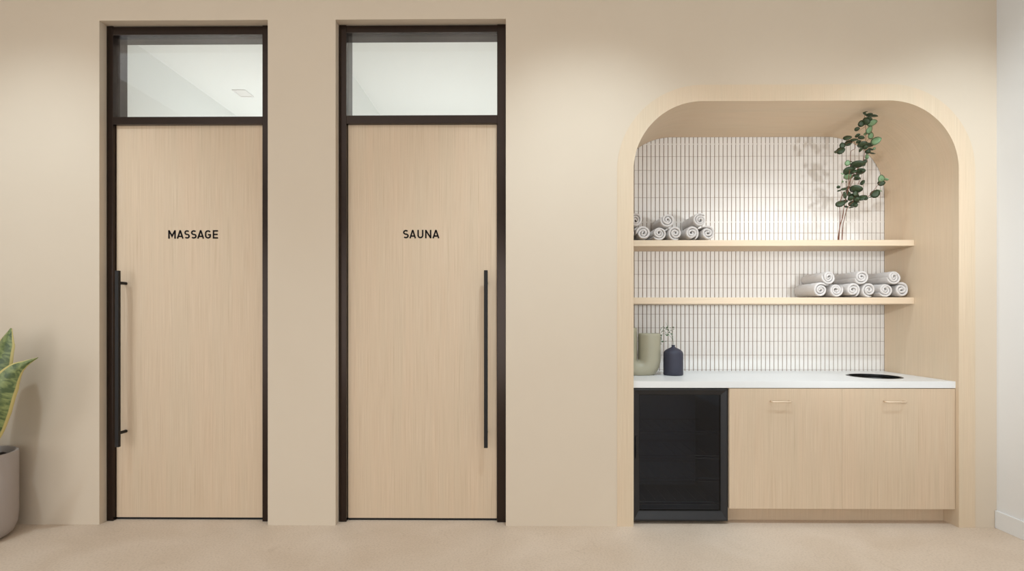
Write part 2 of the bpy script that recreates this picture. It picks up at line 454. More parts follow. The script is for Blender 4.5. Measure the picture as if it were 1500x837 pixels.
def lettering(word, cells, top, bot, Y, parent):
    bm = bmesh.new(); z0 = Z(bot, Y); cap = Z(top, Y) - z0
    for ch, (a, b) in zip(word, cells):
        xa_, xb_ = X(a, Y), X(b, Y)
        for s in glyph(ch, (xb_ - xa_) / cap):
            stroke(bm, s, cap * .168, Y - .0015, Y + .0002, xa_, z0, cap)
    bmesh.ops.recalc_face_normals(bm, faces=bm.faces)
    return obj('lettering', bm, M['letter'], parent)

# ------------------------------------------------------------------ doors
FY = 0.056                       # frame face, set back in the reveal
FD = 0.125                       # frame depth
def make_door(name, op, jl, jr, tops, word, cells, side, label):
    """jl/jr: inner edges of the frame, px"""
    xo0, xo1, ztop = op
    ft = ztop - .003
    root = empty(name, ((xo0 + xo1) / 2, FY, 0), label, 'door', kind='structure')
    xl, xr = X(jl, FY), X(jr, FY)
    fr = obj('door_frame', frame_bm(xo0, xo1, xl, xr, ft, tops), M['bronze'], root, bevel=.0015)
    # leaf
    LY = FY + .026
    lx0, lx1 = X(jl + 4.6 if name == 'door_1' else jl + 1.5, LY), xr
    lx0 = xl + .0025; lx1 = xr - .0025
    lz0, lz1 = Z(760, LY), Z(181.3, LY)
    leaf = boxobj('door_leaf', lx0, lx1, LY, LY + .045, lz0, lz1, M['wood'], root, bevel=.0012)
    boxobj('bottom_seal', lx0 + .002, lx1 - .002, LY + .006, LY + .04, .001, lz0 - .0005, M['gap'], root)  # black strip stands in for the shade under the leaf
    # transom pane, clear, in the middle of the frame depth
    gz0, gz1 = Z(tops[2], FY) - .004, Z(tops[1], FY) + .004
    boxobj('transom_pane', xl - .004, xr + .004, FY + .022, FY + .030, gz0, gz1, M['glass'], root)
    lettering(word, cells, 336.8, 349.2, LY - .0003, leaf)
    # pull handle: square bar on two posts
    BY = LY - .080
    hz0, hz1 = Z(657, BY), Z(396, BY)
    hx = X(170.7, BY) if side < 0 else X(711.6, BY)
    hw = .0115
    h = boxobj('pull_handle', hx - hw, hx + hw, BY, BY + .02, hz0, hz1, M['black_metal'], leaf, bevel=.0015)
    for pz in (Z(414, BY), Z(637, BY)):
        bm = bmesh.new()
        tube(bm, [(hx, BY + .018, pz), (hx, LY + .001, pz)], .0095, 20)
        for f in bm.faces: f.smooth = False
        p = obj('handle_post', bm, M['black_metal'], leaf)
    return root

def frame_bm(xo0, xo1, xl, xr, ft, tops):
    bm = bmesh.new()
    g = .0015
    zt = Z(tops[1], FY); zb0 = Z(tops[3], FY); zb1 = Z(tops[2], FY)
    y0, y1 = FY, FY + FD
    box(bm, xo0 + g, xl, y0, y1, .0, ft)
    box(bm, xr, xo1 - g, y0, y1, .0, ft)
    box(bm, xl, xr, y0 + .001, y1, zt, ft - .004)
    box(bm, xl, xr, y0 + .001, y1, zb0, zb1)
    # stop behind the leaf
    box(bm, xl, xl + .012, FY + .073, y1, 0.0, zb0); box(bm, xr - .012, xr, FY + .073, y1, 0.0, zb0)
    return bm

px1 = [220 + v / 11.54 for v in (307, 433, 452, 564, 577, 671, 689, 786, 797, 911, 927, 1029, 1059, 1148)]
px2 = [570 + v / 13.95 for v in (283, 402, 416, 549, 578, 701, 736, 863, 887, 1026)]
pair = lambda p: list(zip(p[0::2], p[1::2]))
make_door('door_1', O1, 165.5, 384.3, (36, 48.5, 169.3, 180.5), 'MASSAGE', pair(px1), -1,
          'left pale oak door lettered MASSAGE in dark bronze frame with clear transom')
make_door('door_2', O2, 507.3, 728.2, (34, 46.5, 168.3, 180.5), 'SAUNA', pair(px2), 1,
          'right pale oak door lettered SAUNA in dark bronze frame with clear transom')

# ------------------------------------------------------------------ niche joinery
CY = 0.021
cz1 = Z(559.1, CY, 1300); cz0 = Z(568.9, CY, 1300)
cx0, cx1 = AI[0] + .002, X(1399.9, CY)
# worktop with a round cut-out
hole_c = at(1280, 551.4, 0); hz = cz1
t_ = (H - hz) / ((551.4 - HY) / F)      # distance along the view where the ray meets the worktop
s_, c_ = math.sin(TH), math.cos(TH); xc_ = (1280.3 - 750) / F
hc = Vector((t_ * (-s_ + xc_ * c_), -D + t_ * (c_ + xc_ * s_), hz)); HR = 0.162
bm = bmesh.new()
y0, y1 = CY, ND - .001
n = 64
ring = [Vector((hc.x + HR * math.cos(2 * PI * i / n), hc.y + HR * math.sin(2 * PI * i / n))) for i in range(n)]
def square_pt(v):
    d = v - Vector((hc.x, hc.y)); k = 1e9
    for a, lo, hi in ((0, cx0 - hc.x, cx1 - hc.x), (1, y0 - hc.y, y1 - hc.y)):
        if d[a] > 1e-9: k = min(k, hi / d[a])
        elif d[a] < -1e-9: k = min(k, lo / d[a])
    return Vector((hc.x, hc.y)) + d * k
angs = sorted([2 * PI * i / n for i in range(n)] + [math.atan2(yy - hc.y, xx - hc.x) % (2 * PI) for xx in (cx0, cx1) for yy in (y0, y1)])
inn = [Vector((hc.x + HR * math.cos(a), hc.y + HR * math.sin(a))) for a in angs]; outr = [square_pt(v) for v in inn]
def lay(vs, z): return [bm.verts.new((v.x, v.y, z)) for v in vs]
it, ot, ib, ob = lay(inn, cz1), lay(outr, cz1), lay(inn, cz0), lay(outr, cz0); m_ = len(angs)
for i in range(m_):
    j = (i + 1) % m_
    bm.faces.new((it[i], ot[i], ot[j], it[j])); bm.faces.new((ib[i], ib[j], ob[j], ob[i]))
    bm.faces.new((ot[i], ob[i], ob[j], ot[j])); bm.faces.new((it[i], it[j], ib[j], ib[i]))
bmesh.ops.recalc_face_normals(bm, faces=bm.faces)
tag(obj('worktop', bm, M['counter'], bevel=.0012, origin=((cx0 + cx1) / 2, (y0 + y1) / 2, cz0)),
    'white quartz worktop with round cut-out over the oak cabinet and fridge', 'countertop')
# bin under the cut-out
bn = empty('waste_bin', (hc.x, hc.y, .525), 'round black waste bin set in the white worktop cut-out', 'waste bin')
bm = bmesh.new()
lathe(bm, [(0, .525), (.138, .525), (HR - .012, .56), (HR - .0075, cz1 - .03), (HR - .0075, cz1 - .012), (HR - .0045, cz1 - .012), (HR - .0045, cz1 - .04), (HR - .014, .545), (0, .535)], hc.x, hc.y, 0, 64)
obj('body', bm, M['bin'], bn, smooth=True)
bm = bmesh.new()
lathe(bm, [(HR - .0035, cz1 - .010), (HR - .0035, cz1 + .0008), (HR - .016, cz1 + .0008), (HR - .016, cz1 - .010), (HR - .0035, cz1 - .010)], hc.x, hc.y, 0, 64)
obj('collar', bm, M['bin'], bn)
bm = bmesh.new()
tube(bm, [(hc.x - HR + .03, hc.y + .03, cz1 - .03), (hc.x + HR - .03, hc.y - .02, cz1 - .03)], .002, 8)
obj('liner_bar', bm, simple('bronze_wire', (90, 76, 64), .4, .6), bn)  # brown bar stands in for a reflection inside the bin

# base cabinet: toe kick, carcass, two tall fronts with cream bar pulls
kx0, kx1 = X(1068.6, CY), X(1399.2, CY)
CB = Z(746.3, CY, 1300)
cab = empty('base_cabinet', ((kx0 + kx1) / 2, .3, 0), 'pale oak base cabinet with cream bar pulls under the white worktop', 'cabinet')
boxobj('toe_kick', kx0 + .002, AI[1] - .001, .112, .13, .0, CB + .004, M['wood'], cab)
boxobj('carcass', kx0, kx1, CY + .0215, ND - .01, CB + .001, .50, M['wood'], cab)
for a, b in ((kx0, kx0 + .018), (kx1 - .018, kx1)):
    boxobj('side_panel', a, b, CY + .0215, ND - .01, .501, cz0 - .0015, M['wood'], cab)
xm = (kx0 + kx1) / 2
for i, (a, b, hp) in enumerate(((kx0, xm - .0003, (1131.2, 1160.8)), (xm + .0003, kx1, (1298.8, 1329.8)))):
    bm = bmesh.new(); box(bm, a, b, CY + .001, CY + .021, CB, cz0 - .004)
    fr = obj('cabinet_front', bm, M['wood'], cab)
    ha, hb = X(hp[0], CY - .03), X(hp[1], CY - .03); hz_ = Z(589.3, CY - .03, 1230)
    bm = bmesh.new(); r_ = .0042
    ya = CY + .0015; yb = CY - .030
    path = [(ha + .004, ya, hz_), (ha + .004, yb + .008, hz_), (ha + .012, yb, hz_), (hb - .012, yb, hz_), (hb - .004, yb + .008, hz_), (hb - .004, ya, hz_)]
    tube(bm, path, r_, 12)
    obj('pull_handle', bm, M['handle_cream'], fr, smooth=True)

# floating shelves
SY = 0.357
def shelf(ytop, ybot, label):
    z1, z0 = Z(ytop, SY, 1300), Z(ybot, SY, 1300)
    return tag(boxobj('floating_shelf', AI[0] + .0005, AI[1] - .0005, SY, ND - .001, z0, z1, M['wood_arch'], bevel=.001, grain='x',
                      origin=((AI[0] + AI[1]) / 2, (SY + ND) / 2, z0)), label, 'shelf'), z1
_, SZ1 = shelf(351.6, 360.3, 'upper pale oak floating shelf in the niche holding towels and eucalyptus')
_, SZ2 = shelf(435.9, 445.4, 'lower pale oak floating shelf in the niche holding rolled towels at its right')

# ------------------------------------------------------------------ fridge
fy = .034
fx0, fx1 = AI[0] + .003, X(1068.6, CY) - .0015
fz0, fz1 = Z(764.3, fy, 1000), cz0 - .004
fg = empty('mini_fridge', ((fx0 + fx1) / 2, .3, 0), 'black under-counter glass door fridge beside the oak cabinet', 'fridge')
bm = bmesh.new(); t = .022; yb = ND - .06; yd = fy + .05
box(bm, fx0, fx0 + t, yd, yb, fz0, fz1); box(bm, fx1 - t, fx1, yd, yb, fz0, fz1)
box(bm, fx0 + t, fx1 - t, yd, yb, fz1 - t, fz1); box(bm, fx0 + t, fx1 - t, yd, yb, fz0, fz0 + .06)
box(bm, fx0 + t, fx1 - t, yb - .02, yb, fz0 + .06, fz1 - t)
obj('body', bm, M['fridge_in'], fg)
for fxx in (fx0 + .05, fx1 - .05):
    for fyy in (.13, .5):
        bm = bmesh.new(); lathe(bm, [(0, 0), (.018, 0), (.018, fz0 * .9), (.012, fz0 + .001), (0, fz0 + .001)], fxx, fyy, 0, 20)
        obj('foot', bm, M['gap'], fg)
# door ring: mitred, raised outer lip sloping to the pane
bm = bmesh.new()
w = (1058.3 - 939) and (X(1068, fy) - X(1058.2, fy))
def rect(x0, x1, z0, z1, y): return [bm.verts.new(p) for p in ((x0, y, z0), (x1, y, z0), (x1, y, z1), (x0, y, z1))]
wb = w * 1.45
loops = [rect(fx0, fx1, fz0, fz1, fy + .045), rect(fx0, fx1, fz0, fz1, fy + .008), rect(fx0 + .004, fx1 - .004, fz0 + .004, fz1 - .004, fy + .001),
         rect(fx0 + .010, fx1 - .010, fz0 + .012, fz1 - .012, fy), rect(fx0 + w * .86, fx1 - w * .86, fz0 + wb * .92, fz1 - w * .86, fy + .010),
         rect(fx0 + w, fx1 - w, fz0 + wb, fz1 - w, fy + .012), rect(fx0 + w, fx1 - w, fz0 + wb, fz1 - w, fy + .045)]
for a, b in zip(loops, loops[1:]):
    for i in range(4): bm.faces.new((a[i], a[(i + 1) % 4], b[(i + 1) % 4], b[i]))
a, b = loops[-1], loops[0]
for i in range(4): bm.faces.new((a[i], a[(i + 1) % 4], b[(i + 1) % 4], b[i]))
bmesh.ops.recalc_face_normals(bm, faces=bm.faces)
fd = obj('door', bm, M['fridge'], fg)
px0, px1_, pz0, pz1 = fx0 + w, fx1 - w, fz0 + wb, fz1 - w
bm = bmesh.new(); e = .003
box(bm, px0, px0 + e, fy + .0115, fy + .03, pz0, pz1); box(bm, px1_ - e, px1_, fy + .0115, fy + .03, pz0, pz1)
box(bm, px0 + e, px1_ - e, fy + .0115, fy + .03, pz0, pz0 + e); box(bm, px0 + e, px1_ - e, fy + .0115, fy + .03, pz1 - e, pz1)
obj('pane_gasket', bm, M['gap'], fd)
boxobj('glass_pane', px0 + e, px1_ - e, fy + .014, fy + .02, pz0 + e, pz1 - e, M['fglass'], fd)
boxobj('handle', X(931, fy), X(934, fy), fy - .004, fy + .006, Z(671, fy), Z(639, fy), simple('gloss_black', (6, 6, 6), .3), fd, bevel=.001)
for yy in (631, 666, 699, 733):
    zz = Z(yy, .12)
    bm = bmesh.new()
    tube(bm, [(fx0 + t + .004, .10, zz), (fx1 - t - .004, .10, zz)], .003, 6)
    tube(bm, [(fx0 + t + .004, .10, zz - .018), (fx1 - t - .004, .10, zz - .018)], .002, 6)
    tube(bm, [(fx0 + t + .004, .50, zz), (fx1 - t - .004, .50, zz)], .003, 6)
    k = 9
    for i in range(k):
        xx = fx0 + t + .015 + (fx1 - fx0 - 2 * t - .03) * i / (k - 1)
        tube(bm, [(xx, .10, zz), (xx, .50, zz)], .0014, 5)
    obj('wire_shelf', bm, M['wire'], fg)

# ------------------------------------------------------------------ towels
TR = 0.0515
def towel_mesh(seed, turns=2.9, length=.265, tail=0.0):
    rnd = random.Random(seed)
    bm = bmesh.new(); N = 100
    r0 = .005; pit = (TR - .0068 - r0) / turns
    ph = rnd.uniform(0, 6.28)
    cen = []
    for i in range(N + 1):
        s = i / N; a = s * turns * 2 * PI
        r = r0 + pit * s * turns + .0011 * math.sin(a * .5 + ph) * min(1, s * 3)
        if tail and s > .93: r += tail * ((s - .93) / .07) ** 1.6
        cen.append(Vector((r * math.cos(a), r * math.sin(a))))
    ht = pit / 2 * .985
    ys = [(0, .25), (.0014, .6), (.0045, .84), (.010, .94), (.018, 1.0)]
    m = 10
    ring_y = [(y, k) for y, k in ys] + [(.018 + (length - .036) * (i + 1) / m, 1.0) for i in range(m - 1)] + [(length - y, k) for y, k in reversed(ys)]
    grid = []
    for y, k in ring_y:
        L_, Rr = [], []
        for i, c in enumerate(cen):
            t = (cen[min(i + 1, N)] - cen[max(i - 1, 0)]).normalized(); nn = Vector((-t.y, t.x))
            e = min(1, (N - i) / 4 + .25) * min(1, i / 3 + .5)
            wob = .0010 * math.sin(y * 38 + i * .35 + ph) + .0006 * math.sin(y * 90 + i * .2 + 2 * ph)
            yo = y + .0022 * math.sin(i * .21 + ph) + .0012 * math.sin(i * .53 + 2 * ph)
            bulge = 1 + .010 * math.sin(y * 17 + ph)
            for lst, sg in ((L_, 1), (Rr, -1)):
                p = (c + nn * sg * ht * k * e) * bulge + nn * wob
                if i > N * .55 and p.length > TR + .0008 and not (tail and i > N * .9): p = p.normalized() * (TR + .0008)
                lst.append(bm.verts.new((p.x, yo, p.y)))
        grid.append(L_ + list(reversed(Rr)))
    K = len(grid[0])
    for a, b in zip(grid, grid[1:]):
        for i in range(K): bm.faces.new((a[i], a[(i + 1) % K], b[(i + 1) % K], b[i]))
    for g in (grid[0], grid[-1]):
        for i in range(N): bm.faces.new((g[i], g[i + 1], g[K - 2 - i], g[K - 1 - i]))
    bmesh.ops.recalc_face_normals(bm, faces=bm.faces)
    me = bpy.data.meshes.new('rolled_towel'); bm.to_mesh(me); bm.free(); me.materials.append(M['towel'])
    for p in me.polygons: p.use_smooth = True
    return me
TM = [towel_mesh(3, 2.5), towel_mesh(11, 2.3, tail=.005), towel_mesh(23, 2.55), towel_mesh(31, 2.35, tail=.003)]
def towel(mi, x, y, z, roll, yaw, label, group, sx=1.0, flip=False):
    o = bpy.data.objects.new('rolled_towel', TM[mi]); COL.objects.link(o)
    o.location = (x, y, z); o.scale = (-1 if flip else 1, sx, 1)
    o.rotation_euler = (0, roll, yaw)
    tag(o, label, 'towel', group)
    return o
def pile(faces, ytop_row, shelf_z, specs_b, specs_t, group, Yf):
    zb = shelf_z + TR + .0015
    xs = [X(p, Yf) for p in faces]
    for x, (mi, roll, flip, lab, dy) in zip(xs, specs_b):
        towel(mi, x, Yf + dy, zb, roll, 0, lab, group, flip=flip)
    dx = xs[2] - xs[1]; hz2 = math.sqrt(max(.001, (2 * TR + .0012) ** 2 - (dx / 2) ** 2))
    for k, (mi, roll, flip, lab, dy, yaw) in zip((0, 2, 4), specs_t):
        towel(mi, (xs[k] + xs[k + 1]) / 2, Yf + dy, zb + hz2, roll, yaw, lab, group, flip=flip)
U = [900 + v / 8.37 for v in (165, 362, 558, 753, 957, 1153)]
gu = 'rolled towels on the upper shelf'
pile(U, None, SZ1, [
    (0, 1.0, False, 'rolled white towel at upper shelf left end, mostly hidden behind the arch', .012),
    (1, 4.9, False, 'rolled white towel on upper shelf, second in bottom row, beside the cut-off one', .010),
    (2, 2.3, True, 'rolled white towel on upper shelf, third in bottom row, left under the middle top towel', .014),
    (0, 4.2, False, 'rolled white towel on upper shelf, fourth in bottom row, right under middle top towel', .010),
    (3, 2.0, True, 'rolled white towel on upper shelf, second last in bottom row, left below rightmost top towel', .012),
    (1, 6.0, False, 'rolled white towel at right end of the bottom row on the upper shelf', .008)],
    [(2, .4, False, 'top-row rolled towel on upper shelf, partly hidden by the arch edge', .006, 0),
     (0, 3.6, True, 'middle of the three top-row rolled towels on the upper shelf', .004, 0),
     (2, 5.2, True, 'rightmost of the three top-row rolled towels on the upper shelf', .004, 0)], gu, .372)
Lx = [1150 + v / 7.5 for v in (402, 577, 760, 938, 1118, 1294)]
gl = 'rolled towels on the lower shelf'
pile(Lx, None, SZ2, [
    (0, 5.6, True, 'rolled white towel at left end of the bottom row on the lower shelf', .008),
    (2, 2.9, False, 'rolled white towel on lower shelf, second from left in the bottom row', .012),
    (3, 2.1, True, 'rolled white towel on lower shelf, third from left in the bottom row', .010),
    (0, 4.4, False, 'rolled white towel on lower shelf, fourth from left in the bottom row', .012),
    (2, 2.4, True, 'rolled white towel on lower shelf, fifth from left in the bottom row', .010),
    (1, 6.1, False, 'rolled white towel at right end of the bottom row on the lower shelf', .008)],
    [(2, 3.3, True, 'leftmost of the three top-row rolled towels on the lower shelf', .006, 0),
     (0, 3.0, True, 'middle of the three top-row rolled towels on the lower shelf', .004, 0),
     (2, 2.8, True, 'rightmost of the three top-row rolled towels on the lower shelf', .004, 0)], gl, .372)

# ------------------------------------------------------------------ sage U-shaped vase
def resolve_y(py, z):                 # plane y where a point of height z shows at row py
    return (H - z) / ((py - HY) / F) - D
VY = resolve_y(550.8, cz1) + .078
sc_v = F / (D + VY)
r_t = 16.0 / sc_v; R_b = 17.1 / sc_v; xv = X(934.0, VY); zb_ = cz1 + .0005
root = empty('sculptural_vase', (xv, VY, zb_), 'sage green U-shaped ceramic vase half hidden by the arch', 'vase')
bm = bmesh.new(); n = 40
zc = Z(526, VY)
ztr = Z(488.5, VY); ztl = Z(480.5, VY)
path = [(xv + R_b, ztr, Vector((0, -1)))]
for k in range(1, 8): path.append((xv + R_b, ztr + (zc - ztr) * k / 8, Vector((0, -1))))
for k in range(25):
    a = -PI * k / 24; path.append((xv + R_b * math.cos(a), zc + R_b * math.sin(a), Vector((math.sin(a), -math.cos(a)))))
for k in range(1, 9): path.append((xv - R_b, zc + (ztl - zc) * k / 8, Vector((0, 1))))
def vring(px_, pz_, t, r):
    s = Vector((t.y, -t.x))
    out = []
    for k in range(n):
        a = 2 * PI * k / n
        v = Vector((px_, pz_)) + s * (r * math.cos(a))
        out.append(bm.verts.new((v.x, VY + 1.0 * r * math.sin(a), max(v.y, zb_))))
    return out
rings = []
ti = .007
for k, (a, b, t) in enumerate(path):
    if k == 0:
        rings.append(vring(a, b - .11, t, r_t - ti)); rings.append(vring(a, b - .004, t, r_t - ti)); rings.append(vring(a, b - .0005, t, r_t - ti + .002)); rings.append(vring(a, b - .0005, t, r_t - .002)); rings.append(vring(a, b - .003, t, r_t)); continue
    rings.append(vring(a, b, t, r_t))
a, b, t = path[-1]
rings.append(vring(a, b + .001, t, r_t - .002)); rings.append(vring(a, b + .001, t, r_t - ti + .002)); rings.append(vring(a, b - .004, t, r_t - ti)); rings.append(vring(a, b - .11, t, r_t - ti))
for p, q in zip(rings, rings[1:]):
    for k in range(n): bm.faces.new((p[k], p[(k + 1) % n], q[(k + 1) % n], q[k]))
bm.faces.new(rings[0]); bm.faces.new(rings[-1])
bmesh.ops.recalc_face_normals(bm, faces=bm.faces)
obj('body', bm, M['sage'], root, smooth=True)

# ------------------------------------------------------------------ dark bottle vase with sprig
BYc = resolve_y(550.9, cz1) + .058
sb = F / (D + BYc); rb = 14.0 / sb; xb_ = X(986.2, BYc)
zz = lambda py: Z(py, BYc) - cz1
bot = empty('bottle_vase', (xb_, BYc, cz1), 'slate blue bottle-shaped vase with narrow neck on the worktop', 'vase')
bm = bmesh.new()
hS = zz(518); hN = zz(508.5); hT = zz(505.6)
prof = [(0, .0008), (rb * .90, .0008), (rb * .97, .003), (rb, .008), (rb, hS * .5), (rb, zz(519.5)), (rb * .985, zz(517.3)), (rb * .93, zz(515.4)), (rb * .84, zz(513.8)), (rb * .70, zz(512.3)), (rb * .53, zz(511)), (rb * .37, zz(509.9)), (rb * .24, zz(509)), (rb * .175, zz(508.1)),
        (rb * .16, zz(507.3)), (rb * .165, hT - .004), (rb * .20, hT - .003), (rb * .20, hT), (rb * .13, hT), (rb * .12, hN), (rb * .12, hN - .02), (0, hN - .022)]
prof = [p for p in prof]
lathe(bm, prof, xb_, BYc, cz1, 56)
bmesh.ops.recalc_face_normals(bm, faces=bm.faces)
obj('body', bm, M['indigo'], bot, smooth=True)

def leaf_disc(bm, c, w, h, ang, rnd, seg=12, tip=.12):
    """small rounded leaf, cupped, tilted so that it shows w x h"""
    tilt = math.acos(max(.25, min(1, h / w))) * rnd.choice((1, -1))
    yawr = rnd.uniform(-.25, .25)
    v = (c - Vector((0, -D, H))).normalized(); rt = v.cross(Vector((0, 0, 1))).normalized(); up = rt.cross(v)
    mat = Matrix((rt, v, up)).transposed() @ Matrix.Rotation(yawr, 3, 'Z') @ Matrix.Rotation(-ang, 3, 'Y') @ Matrix.Rotation(tilt, 3, 'X')
    def ring(k, dy):
        out = []
        for i in range(seg):
            a = 2 * PI * i / seg
            x = math.cos(a) * (1 + tip * max(0, math.cos(a)) ** 6); z = math.sin(a) * (1 - .08 * math.cos(a))
            v = Vector((x * k * w / 2, dy + .05 * w * abs(z) * k, z * k * w / 2)); out.append(bm.verts.new(c + mat @ v))
        return out
    th = .0006
    cf = bm.verts.new(c + mat @ Vector((0, -th + w * .0, 0))); a1 = ring(.55, -th + w * .03); a2 = ring(1, w * .08)
    cb = bm.verts.new(c + mat @ Vector((0, th, 0))); b1 = ring(.55, th + w * .03)
    fs = []
    for i in range(seg):
        j = (i + 1) % seg
        fs += [bm.faces.new((cf, a1[i], a1[j])), bm.faces.new((a1[i], a2[i], a2[j], a1[j])), bm.faces.new((cb, b1[j], b1[i])), bm.faces.new((b1[j], a2[j], a2[i], b1[i]))]
    return fs

# sprig in the bottle
rnd = random.Random(5)
def q5(x, y): return (910 + x / 7.61, 460 + y / 7.61)
sp = empty('green_sprig', (xb_, BYc, cz1 + hT - .03), 'delicate green sprig with tiny leaves in the slate blue bottle vase', 'plant')
bm = bmesh.new(); top = Vector((xb_, BYc, cz1 + hT))
def w5(x, y, dy=0): p = q5(x, y); return at(p[0], p[1], BYc + dy)
stems = [[top - Vector((.001, 0, .035)), top, w5(577, 300), w5(545, 250, -.01), w5(500, 215, -.02), w5(455, 230, -.02), w5(440, 300, -.02), w5(442, 340, -.02)],
         [top - Vector((-.001, 0, .035)), top, w5(578, 300), w5(560, 240, .01), w5(530, 180, 0), w5(510, 130, .01), w5(497, 95, .01)],
         [w5(577, 300), w5(572, 240, .01), w5(575, 190, .01), w5(583, 150, .01)],
         [w5(530, 180), w5(490, 160, .01), w5(455, 150, .01), w5(438, 185, 0)],
         [w5(500, 215, -.02), w5(470, 180, -.02), w5(448, 200, -.02)],
         [w5(455, 230, -.02), w5(445, 290, -.02), w5(470, 308, -.02), w5(505, 308, -.02)]]
paths5 = [smooth_path(s, 5) for s in stems]
for p in paths5: tube(bm, p, [.0011 - .0006 * i / (len(p) - 1) for i in range(len(p))], 5)
obj('stem', bm, M['sprig'], sp)
bm = bmesh.new()
lv = [(512, 155, 26), (520, 182, 26), (480, 160, 20), (465, 190, 20), (448, 160, 14), (450, 205, 16), (445, 240, 18), (441, 262, 16), (447, 282, 16), (459, 307, 26), (497, 307, 16), (445, 338, 14),
      (512, 235, 30), (495, 232, 16), (562, 222, 26), (580, 152, 18), (550, 155, 14), (555, 185, 16), (573, 255, 12), (535, 205, 20), (470, 140, 16), (520, 135, 12), (585, 170, 12), (500, 175, 14), (468, 170, 12), (438, 180, 12), (525, 225, 16), (570, 200, 12), (588, 150, 12)]
for x, y, s in lv:
    leaf_disc(bm, w5(x, y, rnd.uniform(-.02, .015)), s / 7.61 / sb, s / 7.61 / sb * rnd.uniform(.45, .8), rnd.uniform(-.6, .6), rnd, 8)
obj('leaves', bm, M['sprig'], sp)

# ------------------------------------------------------------------ eucalyptus branches standing on the upper shelf
rnd = random.Random(9)
def lean(py):                         # the branches lean forward towards the niche mouth
    k = (351 - py) / (351 - 163)
    return .425 + (.135 - .425) * max(0, min(1.02, k)) ** 1.15
def e7(x, y, dy=0): px_, py_ = 1220 + x / 7.97, 155 + y / 7.97; return at(px_, py_, lean(py_) + dy)
def e8(x, y, dy=0): px_, py_ = 1210 + x / 7.97, 250 + y / 7.97; return at(px_, py_, lean(py_) + dy)
def foot(x, dy=0): v = e8(x, 800, dy); return Vector((v.x, v.y, SZ1 + .0022))
def branch(label, stems, leaves, base):
    root = empty('eucalyptus_branch', base, label, 'branch', 'eucalyptus branches on the upper shelf')
    bm = bmesh.new()
    for s, r0, r1 in stems:
        p = smooth_path(s, 6); tube(bm, p, [r0 + (r1 - r0) * i / (len(p) - 1) for i in range(len(p))], 7)
    st = obj('stem', bm, M['stem'], root, smooth=True)
    bl, bd = bmesh.new(), bmesh.new()
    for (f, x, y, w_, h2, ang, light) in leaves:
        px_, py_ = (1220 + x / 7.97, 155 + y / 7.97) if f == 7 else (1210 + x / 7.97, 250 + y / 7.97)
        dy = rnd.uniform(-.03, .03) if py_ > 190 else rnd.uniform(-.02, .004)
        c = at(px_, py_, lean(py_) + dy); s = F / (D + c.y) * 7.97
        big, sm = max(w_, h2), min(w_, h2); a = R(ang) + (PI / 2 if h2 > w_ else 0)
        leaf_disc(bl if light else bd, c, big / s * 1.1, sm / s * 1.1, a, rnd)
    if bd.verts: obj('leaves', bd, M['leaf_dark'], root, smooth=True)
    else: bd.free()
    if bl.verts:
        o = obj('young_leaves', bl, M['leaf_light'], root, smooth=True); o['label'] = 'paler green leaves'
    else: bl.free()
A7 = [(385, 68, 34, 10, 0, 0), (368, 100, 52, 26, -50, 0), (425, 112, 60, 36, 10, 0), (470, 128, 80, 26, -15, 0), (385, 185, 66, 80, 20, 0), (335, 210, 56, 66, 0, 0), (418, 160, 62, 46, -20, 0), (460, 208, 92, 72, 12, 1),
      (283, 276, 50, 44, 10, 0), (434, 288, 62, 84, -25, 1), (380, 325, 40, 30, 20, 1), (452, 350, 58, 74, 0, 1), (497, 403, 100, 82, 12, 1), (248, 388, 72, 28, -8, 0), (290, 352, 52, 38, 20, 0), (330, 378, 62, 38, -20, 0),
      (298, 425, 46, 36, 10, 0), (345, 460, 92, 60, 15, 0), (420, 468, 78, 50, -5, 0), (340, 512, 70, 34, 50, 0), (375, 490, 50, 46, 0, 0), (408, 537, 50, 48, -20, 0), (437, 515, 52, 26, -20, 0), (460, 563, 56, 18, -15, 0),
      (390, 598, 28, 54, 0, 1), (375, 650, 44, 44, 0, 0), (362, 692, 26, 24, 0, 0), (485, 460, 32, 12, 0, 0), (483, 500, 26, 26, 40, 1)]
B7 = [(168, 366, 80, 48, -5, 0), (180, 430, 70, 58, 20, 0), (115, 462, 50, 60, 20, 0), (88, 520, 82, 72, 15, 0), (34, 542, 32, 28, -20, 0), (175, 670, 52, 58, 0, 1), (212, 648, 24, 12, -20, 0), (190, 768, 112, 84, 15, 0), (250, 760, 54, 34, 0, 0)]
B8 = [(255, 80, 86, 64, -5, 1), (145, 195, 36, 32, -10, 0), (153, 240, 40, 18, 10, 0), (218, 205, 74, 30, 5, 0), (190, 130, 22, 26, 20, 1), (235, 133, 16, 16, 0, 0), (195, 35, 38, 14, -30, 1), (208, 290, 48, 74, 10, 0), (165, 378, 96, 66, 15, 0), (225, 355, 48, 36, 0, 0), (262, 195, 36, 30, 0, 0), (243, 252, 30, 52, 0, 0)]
C7 = [(290, 700, 140, 78, 8, 0), (320, 775, 92, 68, 10, 0), (350, 750, 40, 36, 0, 0), (265, 810, 56, 30, -20, 0), (205, 792, 60, 40, 0, 0)]
